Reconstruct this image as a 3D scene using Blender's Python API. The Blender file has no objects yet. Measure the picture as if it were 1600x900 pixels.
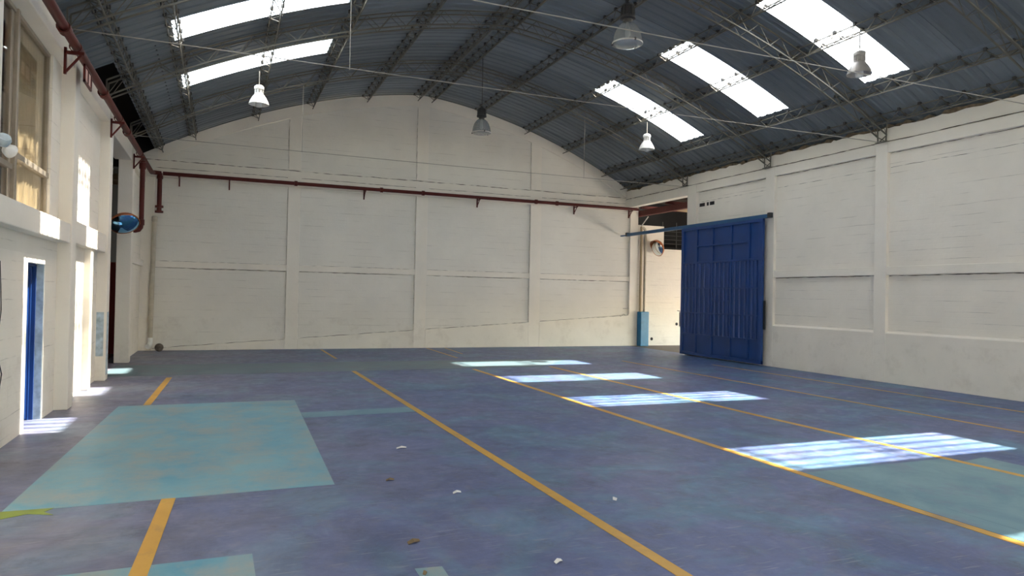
import bpy, math, random
from mathutils import Matrix, Vector
random.seed(7)
scene = bpy.context.scene
col = scene.collection

# ------------------------------------------------------------------ camera
CAM_YAW, CAM_PITCH, CAM_ROLL, F_PX = 0.391221, 0.0108104, 0.0200845, 1098.77
def camera():
    cy, sy, cp, sp = math.cos(CAM_YAW), math.sin(CAM_YAW), math.cos(CAM_PITCH), math.sin(CAM_PITCH)
    fwd = Vector((sy*cp, cy*cp, sp)); right = Vector((cy, -sy, 0)); up = right.cross(fwd)
    r = right*math.cos(CAM_ROLL) + up*math.sin(CAM_ROLL)
    u = -right*math.sin(CAM_ROLL) + up*math.cos(CAM_ROLL)
    cd = bpy.data.cameras.new('camera'); cd.sensor_width = 36.0; cd.lens = F_PX/1600*36
    cd.clip_start = 0.05; cd.clip_end = 500
    co = bpy.data.objects.new('camera', cd); col.objects.link(co)
    b = -fwd
    co.matrix_world = Matrix(((r.x,u.x,b.x,0),(r.y,u.y,b.y,0),(r.z,u.z,b.z,1.7),(0,0,0,1)))
    scene.camera = co
camera()

# ------------------------------------------------------------------ sky, sun, exposure
SUN_DIR = Vector((-0.53, 0.012, -1.0)).normalized()       # direction the light travels
world = bpy.data.worlds.new('world'); scene.world = world; world.use_nodes = True
wn = world.node_tree.nodes; wl = world.node_tree.links
bg = wn['Background']; sky = wn.new('ShaderNodeTexSky')
try:
    sky.sky_type = 'NISHITA'
    sky.sun_disc = False
    sky.sun_elevation = math.asin(-SUN_DIR.z)
    sky.sun_rotation = math.radians(90)
    sky.altitude = 800; sky.air_density = 1.0; sky.dust_density = 2.0
except Exception:
    pass
hz = wn.new('ShaderNodeMix'); hz.data_type = 'RGBA'; hz.blend_type = 'MULTIPLY'; hz.inputs[0].default_value = 1.0
hz.inputs[7].default_value = (1.20, 1.0, 0.76, 1)      # hazy, warm-balanced daylight
wl.new(sky.outputs[0], hz.inputs[6]); wl.new(hz.outputs[2], bg.inputs[0]); bg.inputs[1].default_value = 0.42
sl = bpy.data.lights.new('sun', 'SUN'); sl.energy = 7.0; sl.angle = math.radians(0.9); sl.color = (1.0, 0.955, 0.88)
so = bpy.data.objects.new('sun', sl); col.objects.link(so)
so.rotation_euler = SUN_DIR.to_track_quat('-Z', 'Y').to_euler(); so.location = (8, 10, 30)
vs = scene.view_settings
vs.view_transform = 'Standard'; vs.look = 'None'; vs.gamma = 1.0; vs.use_curve_mapping = False
vs.exposure = 2.85
scene.cycles.max_bounces = 16; scene.cycles.diffuse_bounces = 8; scene.cycles.glossy_bounces = 4
scene.cycles.transparent_max_bounces = 12

# ------------------------------------------------------------------ helpers
def srgb(r, g, b):
    f = lambda c: (c/255/12.92) if c/255 <= 0.04045 else ((c/255+0.055)/1.055)**2.4
    return (f(r), f(g), f(b), 1.0)

class MB:
    """collects shapes in world coordinates; build() links them as one mesh object"""
    def __init__(s): s.v = []; s.f = []
    def add(s, vs_, fs):
        n = len(s.v); s.v += [tuple(p) for p in vs_]; s.f += [tuple(i+n for i in f) for f in fs]; return s
    def box(s, x0, x1, y0, y1, z0, z1):
        return s.add([(x0,y0,z0),(x1,y0,z0),(x1,y1,z0),(x0,y1,z0),(x0,y0,z1),(x1,y0,z1),(x1,y1,z1),(x0,y1,z1)],
              [(0,3,2,1),(4,5,6,7),(0,1,5,4),(1,2,6,5),(2,3,7,6),(3,0,4,7)])
    def tube(s, pts, r, n=8, cap=True):
        pts = [Vector(p) for p in pts]; rings = []
        rr = r if isinstance(r, (list, tuple)) else [r]*len(pts)
        up = Vector((0,0,1))
        d0 = (pts[1]-pts[0]).normalized()
        a = d0.cross(up)
        if a.length < 1e-3: a = Vector((1,0,0))
        a.normalize()
        vs_ = []; fs = []
        for i, p in enumerate(pts):
            if i == 0: d = pts[1]-pts[0]
            elif i == len(pts)-1: d = pts[-1]-pts[-2]
            else: d = (pts[i+1]-p).normalized()+(p-pts[i-1]).normalized()
            d.normalize()
            a = (a - d*a.dot(d)).normalized(); b = d.cross(a)
            for k in range(n):
                t = 2*math.pi*(k+0.5)/n
                vs_.append(p + a*math.cos(t)*rr[i] + b*math.sin(t)*rr[i])
        for i in range(len(pts)-1):
            for k in range(n):
                k2 = (k+1) % n
                fs.append((i*n+k, i*n+k2, (i+1)*n+k2, (i+1)*n+k))
        if cap:
            fs.append(tuple(range(n-1, -1, -1))); fs.append(tuple((len(pts)-1)*n+k for k in range(n)))
        return s.add(vs_, fs)
    def bar(s, p, q, r, n=4): return s.tube([p, q], r, n)
    def lathe(s, prof, c, axis=Vector((0,0,1)), n=20, capa=False, capb=False):
        axis = Vector(axis).normalized()
        a = axis.orthogonal().normalized(); b = axis.cross(a); c = Vector(c)
        vs_ = []; fs = []
        for (r, h) in prof:
            for k in range(n):
                t = 2*math.pi*k/n
                vs_.append(c + axis*h + (a*math.cos(t)+b*math.sin(t))*r)
        for i in range(len(prof)-1):
            for k in range(n):
                k2 = (k+1) % n
                fs.append((i*n+k, i*n+k2, (i+1)*n+k2, (i+1)*n+k))
        if capa: fs.append(tuple(range(n-1, -1, -1)))
        if capb: fs.append(tuple((len(prof)-1)*n+k for k in range(n)))
        return s.add(vs_, fs)
    def prism(s, poly, axis, a0, a1):
        """poly: list of 2-D points; axis 'x': (y,z), 'y': (x,z), 'z': (x,y)"""
        def P(u, v, w):
            return (w,u,v) if axis == 'x' else (u,w,v) if axis == 'y' else (u,v,w)
        n = len(poly)
        vs_ = [P(u,v,a0) for u,v in poly] + [P(u,v,a1) for u,v in poly]
        fs = [tuple(range(n-1,-1,-1)), tuple(range(n, 2*n))] + [(i,(i+1)%n,(i+1)%n+n,i+n) for i in range(n)]
        return s.add(vs_, fs)
    def mesh(s, name, org=(0,0,0), smooth=False):
        me = bpy.data.meshes.new(name)
        me.from_pydata([(x-org[0], y-org[1], z-org[2]) for x,y,z in s.v], [], s.f); me.validate(); me.update()
        import bmesh
        bm = bmesh.new(); bm.from_mesh(me); bmesh.ops.recalc_face_normals(bm, faces=bm.faces); bm.to_mesh(me); bm.free()
        if smooth:
            for p in me.polygons: p.use_smooth = True
            try: me.set_sharp_from_angle(angle=math.radians(40))
            except Exception: pass
        return me
    def build(s, name, mat, parent=None, smooth=False, bevel=0):
        org = WORLD.get(parent.name, (0,0,0)) if parent else (0,0,0)
        me = s.mesh(name, org, smooth); me.materials.append(mat)
        o = bpy.data.objects.new(name, me); col.objects.link(o)
        if parent: o.parent = parent; WORLD[o.name] = org
        if bevel:
            m = o.modifiers.new('bevel', 'BEVEL'); m.width = bevel; m.segments = 2; m.limit_method = 'ANGLE'
        return o
WORLD = {}
def tag(o, label, cat, group=None):
    o['label'] = label; o['category'] = cat
    if group: o['group'] = group
    return o
def thing(name, label, cat, loc, group=None):
    o = bpy.data.objects.new(name, None); col.objects.link(o); o.location = loc; o.empty_display_size = 0.1
    WORLD[o.name] = tuple(loc); return tag(o, label, cat, group)
def struct(o): o['kind'] = 'structure'; return o
def empty_struct(name):
    o = bpy.data.objects.new(name, None); col.objects.link(o); WORLD[o.name] = (0,0,0); return struct(o)
def stuff(o): o['kind'] = 'stuff'; return o
def B(*a): return MB().box(*a)

# ------------------------------------------------------------------ materials
def newmat(name):
    m = bpy.data.materials.new(name); m.use_nodes = True
    nt = m.node_tree; return m, nt.nodes, nt.links, nt.nodes['Principled BSDF']
def setp(b, color=None, rough=None, metal=None, spec=None):
    if color is not None: b.inputs['Base Color'].default_value = color
    if rough is not None: b.inputs['Roughness'].default_value = rough
    if metal is not None: b.inputs['Metallic'].default_value = metal
    if spec is not None: b.inputs['Specular IOR Level'].default_value = spec
def coord(n, l, scale=(1,1,1)):
    g = n.new('ShaderNodeNewGeometry'); mp = n.new('ShaderNodeMapping'); mp.inputs['Scale'].default_value = scale
    l.new(g.outputs['Position'], mp.inputs['Vector']); return mp.outputs[0]
def noise(n, l, vec, scale, detail=4, rough=0.55, dist=0.0):
    t = n.new('ShaderNodeTexNoise'); t.inputs['Scale'].default_value = scale; t.inputs['Detail'].default_value = detail
    t.inputs['Roughness'].default_value = rough; t.inputs['Distortion'].default_value = dist
    l.new(vec, t.inputs['Vector']); return t.outputs['Fac']
def ramp(n, l, fac, stops):
    r = n.new('ShaderNodeValToRGB'); e = r.color_ramp.elements
    while len(e) < len(stops): e.new(0.5)
    for i, (p, c) in enumerate(stops): e[i].position = p; e[i].color = c if len(c) == 4 else (*c, 1)
    l.new(fac, r.inputs[0]); return r.outputs[0]
def mix(n, l, fac, a, b, mode='MIX'):
    m = n.new('ShaderNodeMix'); m.data_type = 'RGBA'; m.blend_type = mode
    for sock, val in ((m.inputs[0], fac), (m.inputs[6], a), (m.inputs[7], b)):
        if hasattr(val, 'is_linked') or hasattr(val, 'links'): l.new(val, sock)
        elif isinstance(val, (int, float)): sock.default_value = val
        else: sock.default_value = val
    return m.outputs[2]
def mathn(n, l, op, a, b=None):
    m = n.new('ShaderNodeMath'); m.operation = op
    for i, v in enumerate((a, b)):
        if v is None: continue
        if isinstance(v, (int, float)): m.inputs[i].default_value = v
        else: l.new(v, m.inputs[i])
    return m.outputs[0]
def bump(n, l, b, h, strength=0.3, dist=0.02):
    bp = n.new('ShaderNodeBump'); bp.inputs['Strength'].default_value = strength; bp.inputs['Distance'].default_value = dist
    l.new(h, bp.inputs['Height']); l.new(bp.outputs[0], b.inputs['Normal'])

def simple(name, color, rough=0.6, metal=0.0, var=0.12, scale=6.0, spec=0.5):
    m, n, l, b = newmat(name); setp(b, color, rough, metal, spec)
    v = coord(n, l); f = noise(n, l, v, scale, 5)
    lo = tuple(c*(1-var) for c in color[:3])+(1,); hi = tuple(min(1, c*(1+var)) for c in color[:3])+(1,)
    l.new(ramp(n, l, f, [(0.3, lo), (0.7, hi)]), b.inputs['Base Color'])
    return m

def wall_paint(name, base, lines=True):
    m, n, l, b = newmat(name); setp(b, base, 0.75, 0, 0.25)
    g = n.new('ShaderNodeNewGeometry'); sp = n.new('ShaderNodeSeparateXYZ'); l.new(g.outputs['Position'], sp.inputs[0])
    cx = n.new('ShaderNodeCombineXYZ')
    l.new(mathn(n, l, 'ADD', sp.outputs[0], sp.outputs[1]), cx.inputs[0]); l.new(sp.outputs[2], cx.inputs[1])
    v = coord(n, l)
    warp = noise(n, l, v, 1.3, 3)
    cy = mathn(n, l, 'ADD', sp.outputs[2], mathn(n, l, 'MULTIPLY', warp, 0.05)); l.new(cy, cx.inputs[1])
    br = n.new('ShaderNodeTexBrick'); l.new(cx.outputs[0], br.inputs['Vector'])
    br.inputs['Scale'].default_value = 1.0; br.inputs['Brick Width'].default_value = 0.42; br.inputs['Row Height'].default_value = 0.21
    br.inputs['Mortar Size'].default_value = 0.006; br.inputs['Mortar Smooth'].default_value = 0.6
    br.inputs['Color1'].default_value = (1,1,1,1); br.inputs['Color2'].default_value = (0.93,0.93,0.93,1); br.inputs['Mortar'].default_value = (0,0,0,1)
    rowd = mathn(n, l, 'FRACT', mathn(n, l, 'DIVIDE', cy, 0.21))
    row = mathn(n, l, 'LESS_THAN', mathn(n, l, 'ABSOLUTE', mathn(n, l, 'SUBTRACT', rowd, 0.5)), 0.03)
    vs1 = coord(n, l, (0.9, 0.9, 5.0))
    sparse = noise(n, l, vs1, 1.6, 4, 0.6)
    mask = ramp(n, l, sparse, [(0.48, (0,0,0)), (0.66, (1,1,1))])
    crack = mathn(n, l, 'MULTIPLY', row, mask)
    mott = noise(n, l, v, 0.8, 6, 0.6)
    lo = tuple(c*0.93 for c in base[:3])+(1,); hi = tuple(min(1,c*1.04) for c in base[:3])+(1,)
    c1 = ramp(n, l, mott, [(0.3, lo), (0.7, hi)])
    # scuffs rubbed on the lowest half metre
    scf = mathn(n, l, 'MULTIPLY', ramp(n, l, noise(n, l, v, 2.3, 6, 0.7), [(0.52, (0,0,0)), (0.75, (1,1,1))]),
                mathn(n, l, 'LESS_THAN', sp.outputs[2], 0.9))
    c2 = mix(n, l, mathn(n, l, 'MULTIPLY', scf, 0.25), c1, (0.36,0.30,0.22,1))
    if lines: c2 = mix(n, l, mathn(n, l, 'MULTIPLY', crack, 0.40), c2, (0.25,0.22,0.19,1))
    l.new(c2, b.inputs['Base Color'])
    h = mathn(n, l, 'ADD', mathn(n, l, 'MULTIPLY', br.outputs['Color'], 0.35 if lines else 0.1), mathn(n, l, 'MULTIPLY', noise(n, l, v, 14, 5), 0.7))
    bump(n, l, b, h, 0.28, 0.012)
    return m
M_WALL = wall_paint('white_block_paint', (0.82, 0.775, 0.69, 1))
M_TRIM = wall_paint('white_concrete_paint', (0.83, 0.785, 0.70, 1), False)
M_FARW = wall_paint('far_block_paint', (0.79, 0.76, 0.69, 1))

def floor_mat():
    m, n, l, b = newmat('worn_blue_floor_paint'); setp(b, None, 0.42, 0, 0.4)
    v = coord(n, l)
    big = noise(n, l, v, 0.28, 5, 0.6, 0.4); mid = noise(n, l, coord(n, l, (1.0, 1.1, 1)), 0.9, 6, 0.65, 0.8); fine = noise(n, l, coord(n, l, (1.2, 1.0, 1)), 5, 8, 0.7)
    blue = (0.032, 0.082, 0.240, 1); violet = (0.105, 0.130, 0.270, 1); teal = (0.075, 0.195, 0.300, 1); grey = (0.225, 0.20, 0.225, 1)
    c = mix(n, l, ramp(n, l, big, [(0.35, (0,0,0)), (0.65, (1,1,1))]), violet, blue)
    c = mix(n, l, mathn(n, l, 'MULTIPLY', ramp(n, l, mid, [(0.46, (0,0,0)), (0.62, (1,1,1))]), 0.75), c, teal)
    # trodden, greyer paint along the left wall side
    sp = n.new('ShaderNodeSeparateXYZ'); l.new(v, sp.inputs[0])
    mr = n.new('ShaderNodeMapRange'); mr.inputs[1].default_value = 3.0; mr.inputs[2].default_value = -2.0; l.new(sp.outputs[0], mr.inputs[0])
    wear = mathn(n, l, 'MULTIPLY', mathn(n, l, 'ADD', mathn(n, l, 'MULTIPLY', mr.outputs[0], 0.75), 0.06), ramp(n, l, noise(n, l, v, 0.7, 6, 0.65), [(0.25, (0.25,0.25,0.25)), (0.62, (1,1,1))]))
    c = mix(n, l, wear, c, grey)
    c = mix(n, l, mathn(n, l, 'MULTIPLY', ramp(n, l, fine, [(0.50, (0,0,0)), (0.72, (1,1,1))]), 0.40), c, (0.27, 0.26, 0.25, 1))
    dk = noise(n, l, coord(n, l, (1.1, 1.0, 1)), 2.2, 8, 0.75)
    c = mix(n, l, mathn(n, l, 'MULTIPLY', ramp(n, l, dk, [(0.54, (0,0,0)), (0.70, (1,1,1))]), 0.50), c, (0.045, 0.045, 0.055, 1))
    lum = ramp(n, l, noise(n, l, coord(n, l, (1.0, 1.0, 1)), 1.6, 9, 0.72, 0.6), [(0.3, (0.70,)*3), (0.7, (1.32,)*3)])
    c = mix(n, l, 1.0, c, lum, 'MULTIPLY')
    # fine scratches
    for sc_, rot in ((3.0, 0.5), (3.6, 1.9)):
        mp = n.new('ShaderNodeMapping'); mp.inputs['Rotation'].default_value = (0,0,rot); mp.inputs['Scale'].default_value = (2.6, 26, 1)
        g = n.new('ShaderNodeNewGeometry'); l.new(g.outputs['Position'], mp.inputs['Vector'])
        s = noise(n, l, mp.outputs[0], sc_*0.4, 3, 0.5, 0.3)
        c = mix(n, l, mathn(n, l, 'MULTIPLY', ramp(n, l, s, [(0.64, (0,0,0)), (0.72, (1,1,1))]), 0.28), c, (0.40, 0.40, 0.40, 1))
    l.new(c, b.inputs['Base Color'])
    l.new(ramp(n, l, fine, [(0.3, (0.34,)*3), (0.75, (0.6,)*3)]), b.inputs['Roughness'])
    bump(n, l, b, fine, 0.12, 0.004)
    return m
M_FLOOR = floor_mat()
def patch_mat(name, c0, c1, under, cover):
    m, n, l, b = newmat(name); setp(b, None, 0.45, 0, 0.4)
    v = coord(n, l); f = noise(n, l, coord(n, l, (1.2, 1.0, 1)), 1.1, 7, 0.65, 0.5); w = noise(n, l, coord(n, l, (1.3, 1.0, 1)), 1.7, 8, 0.7)
    c = ramp(n, l, f, [(0.3, c0), (0.7, c1)])
    c = mix(n, l, ramp(n, l, w, [(cover, (0,0,0)), (cover+0.22, (0.75,)*3)]), c, under)
    l.new(c, b.inputs['Base Color']); return m
M_CYAN = patch_mat('turquoise_floor_paint', (0.085,0.285,0.40), (0.20,0.39,0.44), (0.33,0.33,0.29,1), 0.43)
M_CYAN2 = patch_mat('pale_turquoise_floor_paint', (0.08,0.20,0.28), (0.18,0.33,0.38), (0.14,0.16,0.27,1), 0.52)
M_BAND = patch_mat('faded_green_blue_floor_paint', (0.085,0.155,0.19), (0.14,0.215,0.24), (0.14,0.14,0.18,1), 0.48)
M_YEL = patch_mat('yellow_line_paint', (0.50,0.27,0.035), (0.62,0.36,0.06), (0.20,0.16,0.12,1), 0.53)
M_LIME = simple('lime_paint_smear', (0.20,0.26,0.035,1), 0.5)

def sheet_mat():
    m, n, l, b = newmat('grey_blue_roof_sheet'); setp(b, None, 0.5, 0.0, 0.5)
    v = coord(n, l, (0.25, 1.0, 1)); f = noise(n, l, v, 1.4, 6, 0.65)
    oi = n.new('ShaderNodeObjectInfo')
    c = ramp(n, l, f, [(0.3, (0.112,0.137,0.160)), (0.7, (0.160,0.188,0.214))])
    hv = mathn(n, l, 'ADD', mathn(n, l, 'MULTIPLY', oi.outputs['Random'], 0.35), 0.80)
    cc = n.new('ShaderNodeCombineColor'); [l.new(hv, cc.inputs[i]) for i in range(3)]
    l.new(mix(n, l, 1.0, c, cc.outputs[0], 'MULTIPLY'), b.inputs['Base Color']); return m
M_SHEET = sheet_mat()
def skylight_mat():
    m, n, l, b = newmat('translucent_fibreglass_sheet')
    out = n['Material Output']; n.remove(b)
    g = n.new('ShaderNodeNewGeometry'); sp = n.new('ShaderNodeSeparateXYZ'); l.new(g.outputs['Position'], sp.inputs[0])
    f = mathn(n, l, 'FRACT', mathn(n, l, 'DIVIDE', mathn(n, l, 'SUBTRACT', sp.outputs[1], 16.75), 1.035/4))
    tri = mathn(n, l, 'ABSOLUTE', mathn(n, l, 'SUBTRACT', f, 0.5))
    rib = ramp(n, l, tri, [(0.08, (0.12,)*3), (0.17, (1,1,1))])
    tr = n.new('ShaderNodeBsdfTransparent'); l.new(mix(n, l, 1.0, rib, (0.70,0.68,0.63,1), 'MULTIPLY'), tr.inputs[0])
    tl = n.new('ShaderNodeBsdfTranslucent'); l.new(mix(n, l, 1.0, rib, (0.95,0.93,0.88,1), 'MULTIPLY'), tl.inputs[0])
    mx = n.new('ShaderNodeMixShader'); mx.inputs[0].default_value = 0.20
    l.new(tr.outputs[0], mx.inputs[1]); l.new(tl.outputs[0], mx.inputs[2]); l.new(mx.outputs[0], out.inputs[0])
    return m
M_SKYL = skylight_mat()
def milky_mat():
    m, n, l, b = newmat('milky_plastic_sheet'); out = n['Material Output']; n.remove(b)
    tl = n.new('ShaderNodeBsdfTranslucent')
    l.new(ramp(n, l, noise(n, l, coord(n, l), 3, 4), [(0.3, (0.30,0.27,0.22)), (0.7, (0.42,0.39,0.33))]), tl.inputs[0])
    l.new(tl.outputs[0], out.inputs[0]); return m
M_MILKY = milky_mat()
M_STEEL = simple('pale_painted_truss_steel', (0.135,0.128,0.105,1), 0.5, 0.2)
M_CLIP = simple('dark_hook_bolt_steel', (0.05,0.05,0.05,1), 0.6)
M_ROD = simple('grey_tie_rod_steel', (0.34,0.32,0.28,1), 0.5, 0.2)
M_RED = simple('red_oxide_pipe_paint', (0.085,0.0105,0.007,1), 0.5, 0, 0.15, 3, 0.3)
M_DRED = simple('dark_red_beam_paint', (0.10,0.018,0.015,1), 0.6)
M_BLUE = simple('gate_blue_enamel', (0.004,0.042,0.19,1), 0.45, 0, 0.12, 2.0)
M_RAIL = simple('rail_teal_blue_enamel', (0.012,0.085,0.20,1), 0.4)
M_SKYB = simple('sky_blue_guard_paint', (0.03,0.20,0.38,1), 0.4)
M_PBLUE = simple('pale_blue_old_paint', (0.42,0.52,0.58,1), 0.6, 0, 0.3, 9)
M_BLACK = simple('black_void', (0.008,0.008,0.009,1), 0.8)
M_ALU = simple('aluminium_window_frame', (0.42,0.37,0.30,1), 0.35, 0.6)
M_CURT = simple('beige_curtain', (0.56,0.48,0.35,1), 0.9, 0, 0.12, 3)
M_CURT2 = simple('brown_curtain', (0.40,0.25,0.17,1), 0.9, 0, 0.12, 3)
M_PVC = simple('cream_pvc_pipe', (0.46,0.415,0.33,1), 0.5)
M_WHITE = simple('white_enamel', (0.78,0.78,0.75,1), 0.35)
M_LGREY = simple('light_grey_enamel', (0.42,0.40,0.38,1), 0.4, 0.2)
M_DARK = simple('dark_ballast_casting', (0.018,0.018,0.02,1), 0.55)
M_BULB = simple('frosted_glass_bulb', (0.62,0.64,0.66,1), 0.25)
M_ORANGE = simple('orange_brown_mirror_shell', (0.42,0.14,0.05,1), 0.45)
M_BROWN = simple('dark_brown_wood', (0.045,0.028,0.018,1), 0.7)
M_WOOD = simple('pale_timber', (0.40,0.31,0.19,1), 0.7)
M_CONC = simple('brown_concrete', (0.17,0.14,0.115,1), 0.8)
M_YARD = simple('yard_concrete', (0.50,0.46,0.40,1), 0.85)
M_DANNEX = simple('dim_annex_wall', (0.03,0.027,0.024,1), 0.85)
M_BALL = simple('scuffed_leather_ball', (0.13,0.105,0.085,1), 0.7, 0, 0.45, 14)
M_SCRAP = simple('white_paper_scrap', (0.70,0.70,0.68,1), 0.8)
M_LEAF = simple('dry_leaf', (0.17,0.12,0.06,1), 0.8)
M_SIGN = simple('pale_pink_sign_face', (0.62,0.40,0.34,1), 0.5)
M_MORTAR = simple('broken_mortar', (0.17,0.13,0.085,1), 0.9, 0, 0.5, 10)
def mirror_mat():
    m, n, l, b = newmat('convex_mirror_face'); setp(b, (0.80,0.84,0.88,1), 0.03, 1.0); 
    f = noise(n, l, coord(n, l), 8, 3); l.new(ramp(n, l, f, [(0.3,(0.02,)*3),(0.8,(0.06,)*3)]), b.inputs['Roughness']); return m
M_MIRROR = mirror_mat()
def glass_mat(name, tint, refl, rough, diff=0.0, fres=0.8):
    m, n, l, b = newmat(name); out = n['Material Output']; n.remove(b)
    tr = n.new('ShaderNodeBsdfTransparent'); tr.inputs[0].default_value = tint
    gl = n.new('ShaderNodeBsdfGlossy'); gl.inputs['Roughness'].default_value = rough; gl.inputs['Color'].default_value = (0.9,0.92,0.95,1)
    lw = n.new('ShaderNodeLayerWeight'); lw.inputs[0].default_value = 0.35
    fc = mathn(n, l, 'ADD', mathn(n, l, 'MULTIPLY', lw.outputs['Fresnel'], fres), refl)
    mx = n.new('ShaderNodeMixShader'); l.new(fc, mx.inputs[0]); l.new(tr.outputs[0], mx.inputs[1]); l.new(gl.outputs[0], mx.inputs[2])
    if diff:
        df = n.new('ShaderNodeBsdfDiffuse'); df.inputs[0].default_value = (0.6,0.6,0.57,1)
        m2 = n.new('ShaderNodeMixShader'); m2.inputs[0].default_value = diff
        l.new(mx.outputs[0], m2.inputs[1]); l.new(df.outputs[0], m2.inputs[2]); l.new(m2.outputs[0], out.inputs[0])
    else: l.new(mx.outputs[0], out.inputs[0])
    return m
M_GLASS = glass_mat('window_glass', (0.92,0.90,0.85,1), 0.03, 0.02, 0.0, 0.32)
M_ACRYL = glass_mat('clear_acrylic_reflector', (0.62,0.66,0.70,1), 0.30, 0.15, 0.25)
M_LENS = glass_mat('lamp_glass_lens', (0.85,0.85,0.80,1), 0.12, 0.25, 0.22)

# ------------------------------------------------------------------ main dimensions
XC = 5.75
def zr(x): u = abs(x-XC); return 7.97-0.088*u-0.0308*u*u
XL, XR, YF, YB = -2.1, 13.15, 21.5, -6.0
ARCHES = [18.0, 14.45, 11.0, 7.55, 4.1]

# ------------------------------------------------------------------ floor with its painted marks
fl = struct(B(-2.45, 13.42, YB, 21.75, -0.12, 0).build('floor', M_FLOOR))
def mark(name, poly, mat, h=0.0015):
    return MB().prism(poly, 'z', -0.01, h).build(name, mat, fl)
def fline(x0, y0, x1, y1, w=0.095, name='painted_line'):
    d = Vector((x1-x0, y1-y0)); p = Vector((-d.y, d.x)).normalized()*w/2
    return mark(name, [(x0-p.x,y0-p.y),(x1-p.x,y1-p.y),(x1+p.x,y1+p.y),(x0+p.x,y0+p.y)], M_YEL, 0.003)
mark('painted_band', [(-2.1,15.3),(7.2,15.45),(8.6,17.0),(8.4,17.3),(-2.1,17.5)], M_BAND)
mark('painted_patch', [(-1.49,6.31),(0.96,6.35),(1.09,11.46),(-1.33,11.47)], M_CYAN, 0.002)
mark('painted_patch', [(-0.95,2.2),(0.25,2.2),(0.22,4.84),(-0.95,4.84)], M_CYAN, 0.002)
mark('painted_patch', [(1.14,3.98),(1.30,3.98),(1.31,4.23),(1.14,4.25)], M_CYAN, 0.002)
mark('painted_patch', [(1.06,9.82),(2.62,9.90),(2.62,10.33),(1.06,10.25)], M_CYAN2, 0.002)
mark('painted_patch', [(5.38,0.5),(7.5,0.5),(7.4,5.35),(5.38,5.35)], M_CYAN2, 0.002)
mark('painted_patch', [(5.62,3.2),(7.9,3.7),(7.9,5.25),(5.62,4.9)], M_CYAN2, 0.0026)
mark('paint_smear', [(-1.9,6.15),(-1.45,6.14),(-1.3,6.22),(-1.12,6.14),(-1.2,6.24),(-1.15,6.33),(-1.5,6.34),(-1.9,6.36)], M_LIME, 0.0024)
fline(2.67, 15.35, 2.665, -5.5); fline(5.36, 15.2, 5.29, -5.5); fline(7.38, 15.4, 7.37, 8.0); fline(7.37, 8.0, 7.62, -5.5)
fline(10.02, 16.4, 9.95, -5.5, 0.075); fline(11.9, 15.0, 11.91, -5.5, 0.075)
fline(-0.89, 14.94, -0.97, 11.47, 0.10); fline(-0.36, 6.33, -0.52, 2.0, 0.105)
fline(2.74, 18.3, 2.74, 21.2, 0.07); fline(5.88, 18.0, 5.97, 21.4, 0.06); fline(6.42, 19.2, 6.57, 21.4, 0.05)

# ------------------------------------------------------------------ far wall
pts = [(x, zr(x)-0.015) for x in [13.7-0.4*i for i in range(40)] if x > -2.4]
wf = struct(MB().prism([(-2.4,0),(13.7,0)]+pts+[(-2.4, zr(-2.4)-0.015)], 'y', 21.56, 21.8).build('wall_far', M_FARW))
FC = [(-2.1,-1.76),(1.73,2.08),(5.57,5.94),(9.49,9.88),(13.37,13.7)]
for a, b_ in FC: B(a, b_, 21.5, 21.57, 0, 4.757).build('column', M_TRIM, wf, bevel=0.008)
for a, b_ in FC[1:4]: B(a, b_, 21.535, 21.57, 5.26, zr((a+b_)/2)-0.3).build('upper_column', M_TRIM, wf, bevel=0.006)
for i in range(4):
    a, b_ = FC[i][1], FC[i+1][0]
    B(a, b_, 21.507, 21.57, 2.285, 2.465).build('beam', M_TRIM, wf, bevel=0.008)
    zs = lambda x: 0.07+0.068*(x+1.7)
    MB().prism([(a,0),(b_,0),(b_,zs(b_)),(a,zs(a))], 'y', 21.495, 21.57).build('plinth', M_TRIM, wf, bevel=0.008)
B(-2.1, 13.7, 21.50, 21.57, 4.76, 5.25).build('ring_beam', M_TRIM, wf, bevel=0.008)
ap = [13.5-0.4*i for i in range(40)]; ap = [x for x in ap if x > -2.1]
MB().prism([(x, zr(x)-0.02) for x in ap]+[(x, zr(x)-0.36) for x in reversed(ap)], 'y', 21.53, 21.57).build('arched_band', M_TRIM, wf)

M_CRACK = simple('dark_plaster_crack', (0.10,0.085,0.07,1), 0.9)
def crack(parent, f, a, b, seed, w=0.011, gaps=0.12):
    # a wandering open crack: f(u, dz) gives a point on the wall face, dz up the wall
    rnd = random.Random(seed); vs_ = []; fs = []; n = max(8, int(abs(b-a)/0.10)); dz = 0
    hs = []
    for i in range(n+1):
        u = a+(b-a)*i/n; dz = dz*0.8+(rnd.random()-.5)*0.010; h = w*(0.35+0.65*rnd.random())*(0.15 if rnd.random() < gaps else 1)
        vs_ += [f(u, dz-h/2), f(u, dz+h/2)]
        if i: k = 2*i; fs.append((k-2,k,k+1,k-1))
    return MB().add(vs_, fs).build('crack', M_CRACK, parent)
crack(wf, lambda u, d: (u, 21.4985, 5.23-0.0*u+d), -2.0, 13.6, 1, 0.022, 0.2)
for i in range(4):
    a, b_ = FC[i][1]+.02, FC[i+1][0]-.02
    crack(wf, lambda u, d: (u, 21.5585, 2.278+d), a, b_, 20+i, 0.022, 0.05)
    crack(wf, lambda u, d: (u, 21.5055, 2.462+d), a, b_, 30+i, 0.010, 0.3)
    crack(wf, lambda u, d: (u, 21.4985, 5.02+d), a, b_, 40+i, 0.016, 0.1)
    crack(wf, lambda u, d: (u, 21.4945, zs(u)-0.004+d), a, b_, 50+i, 0.016, 0.2)
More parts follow.
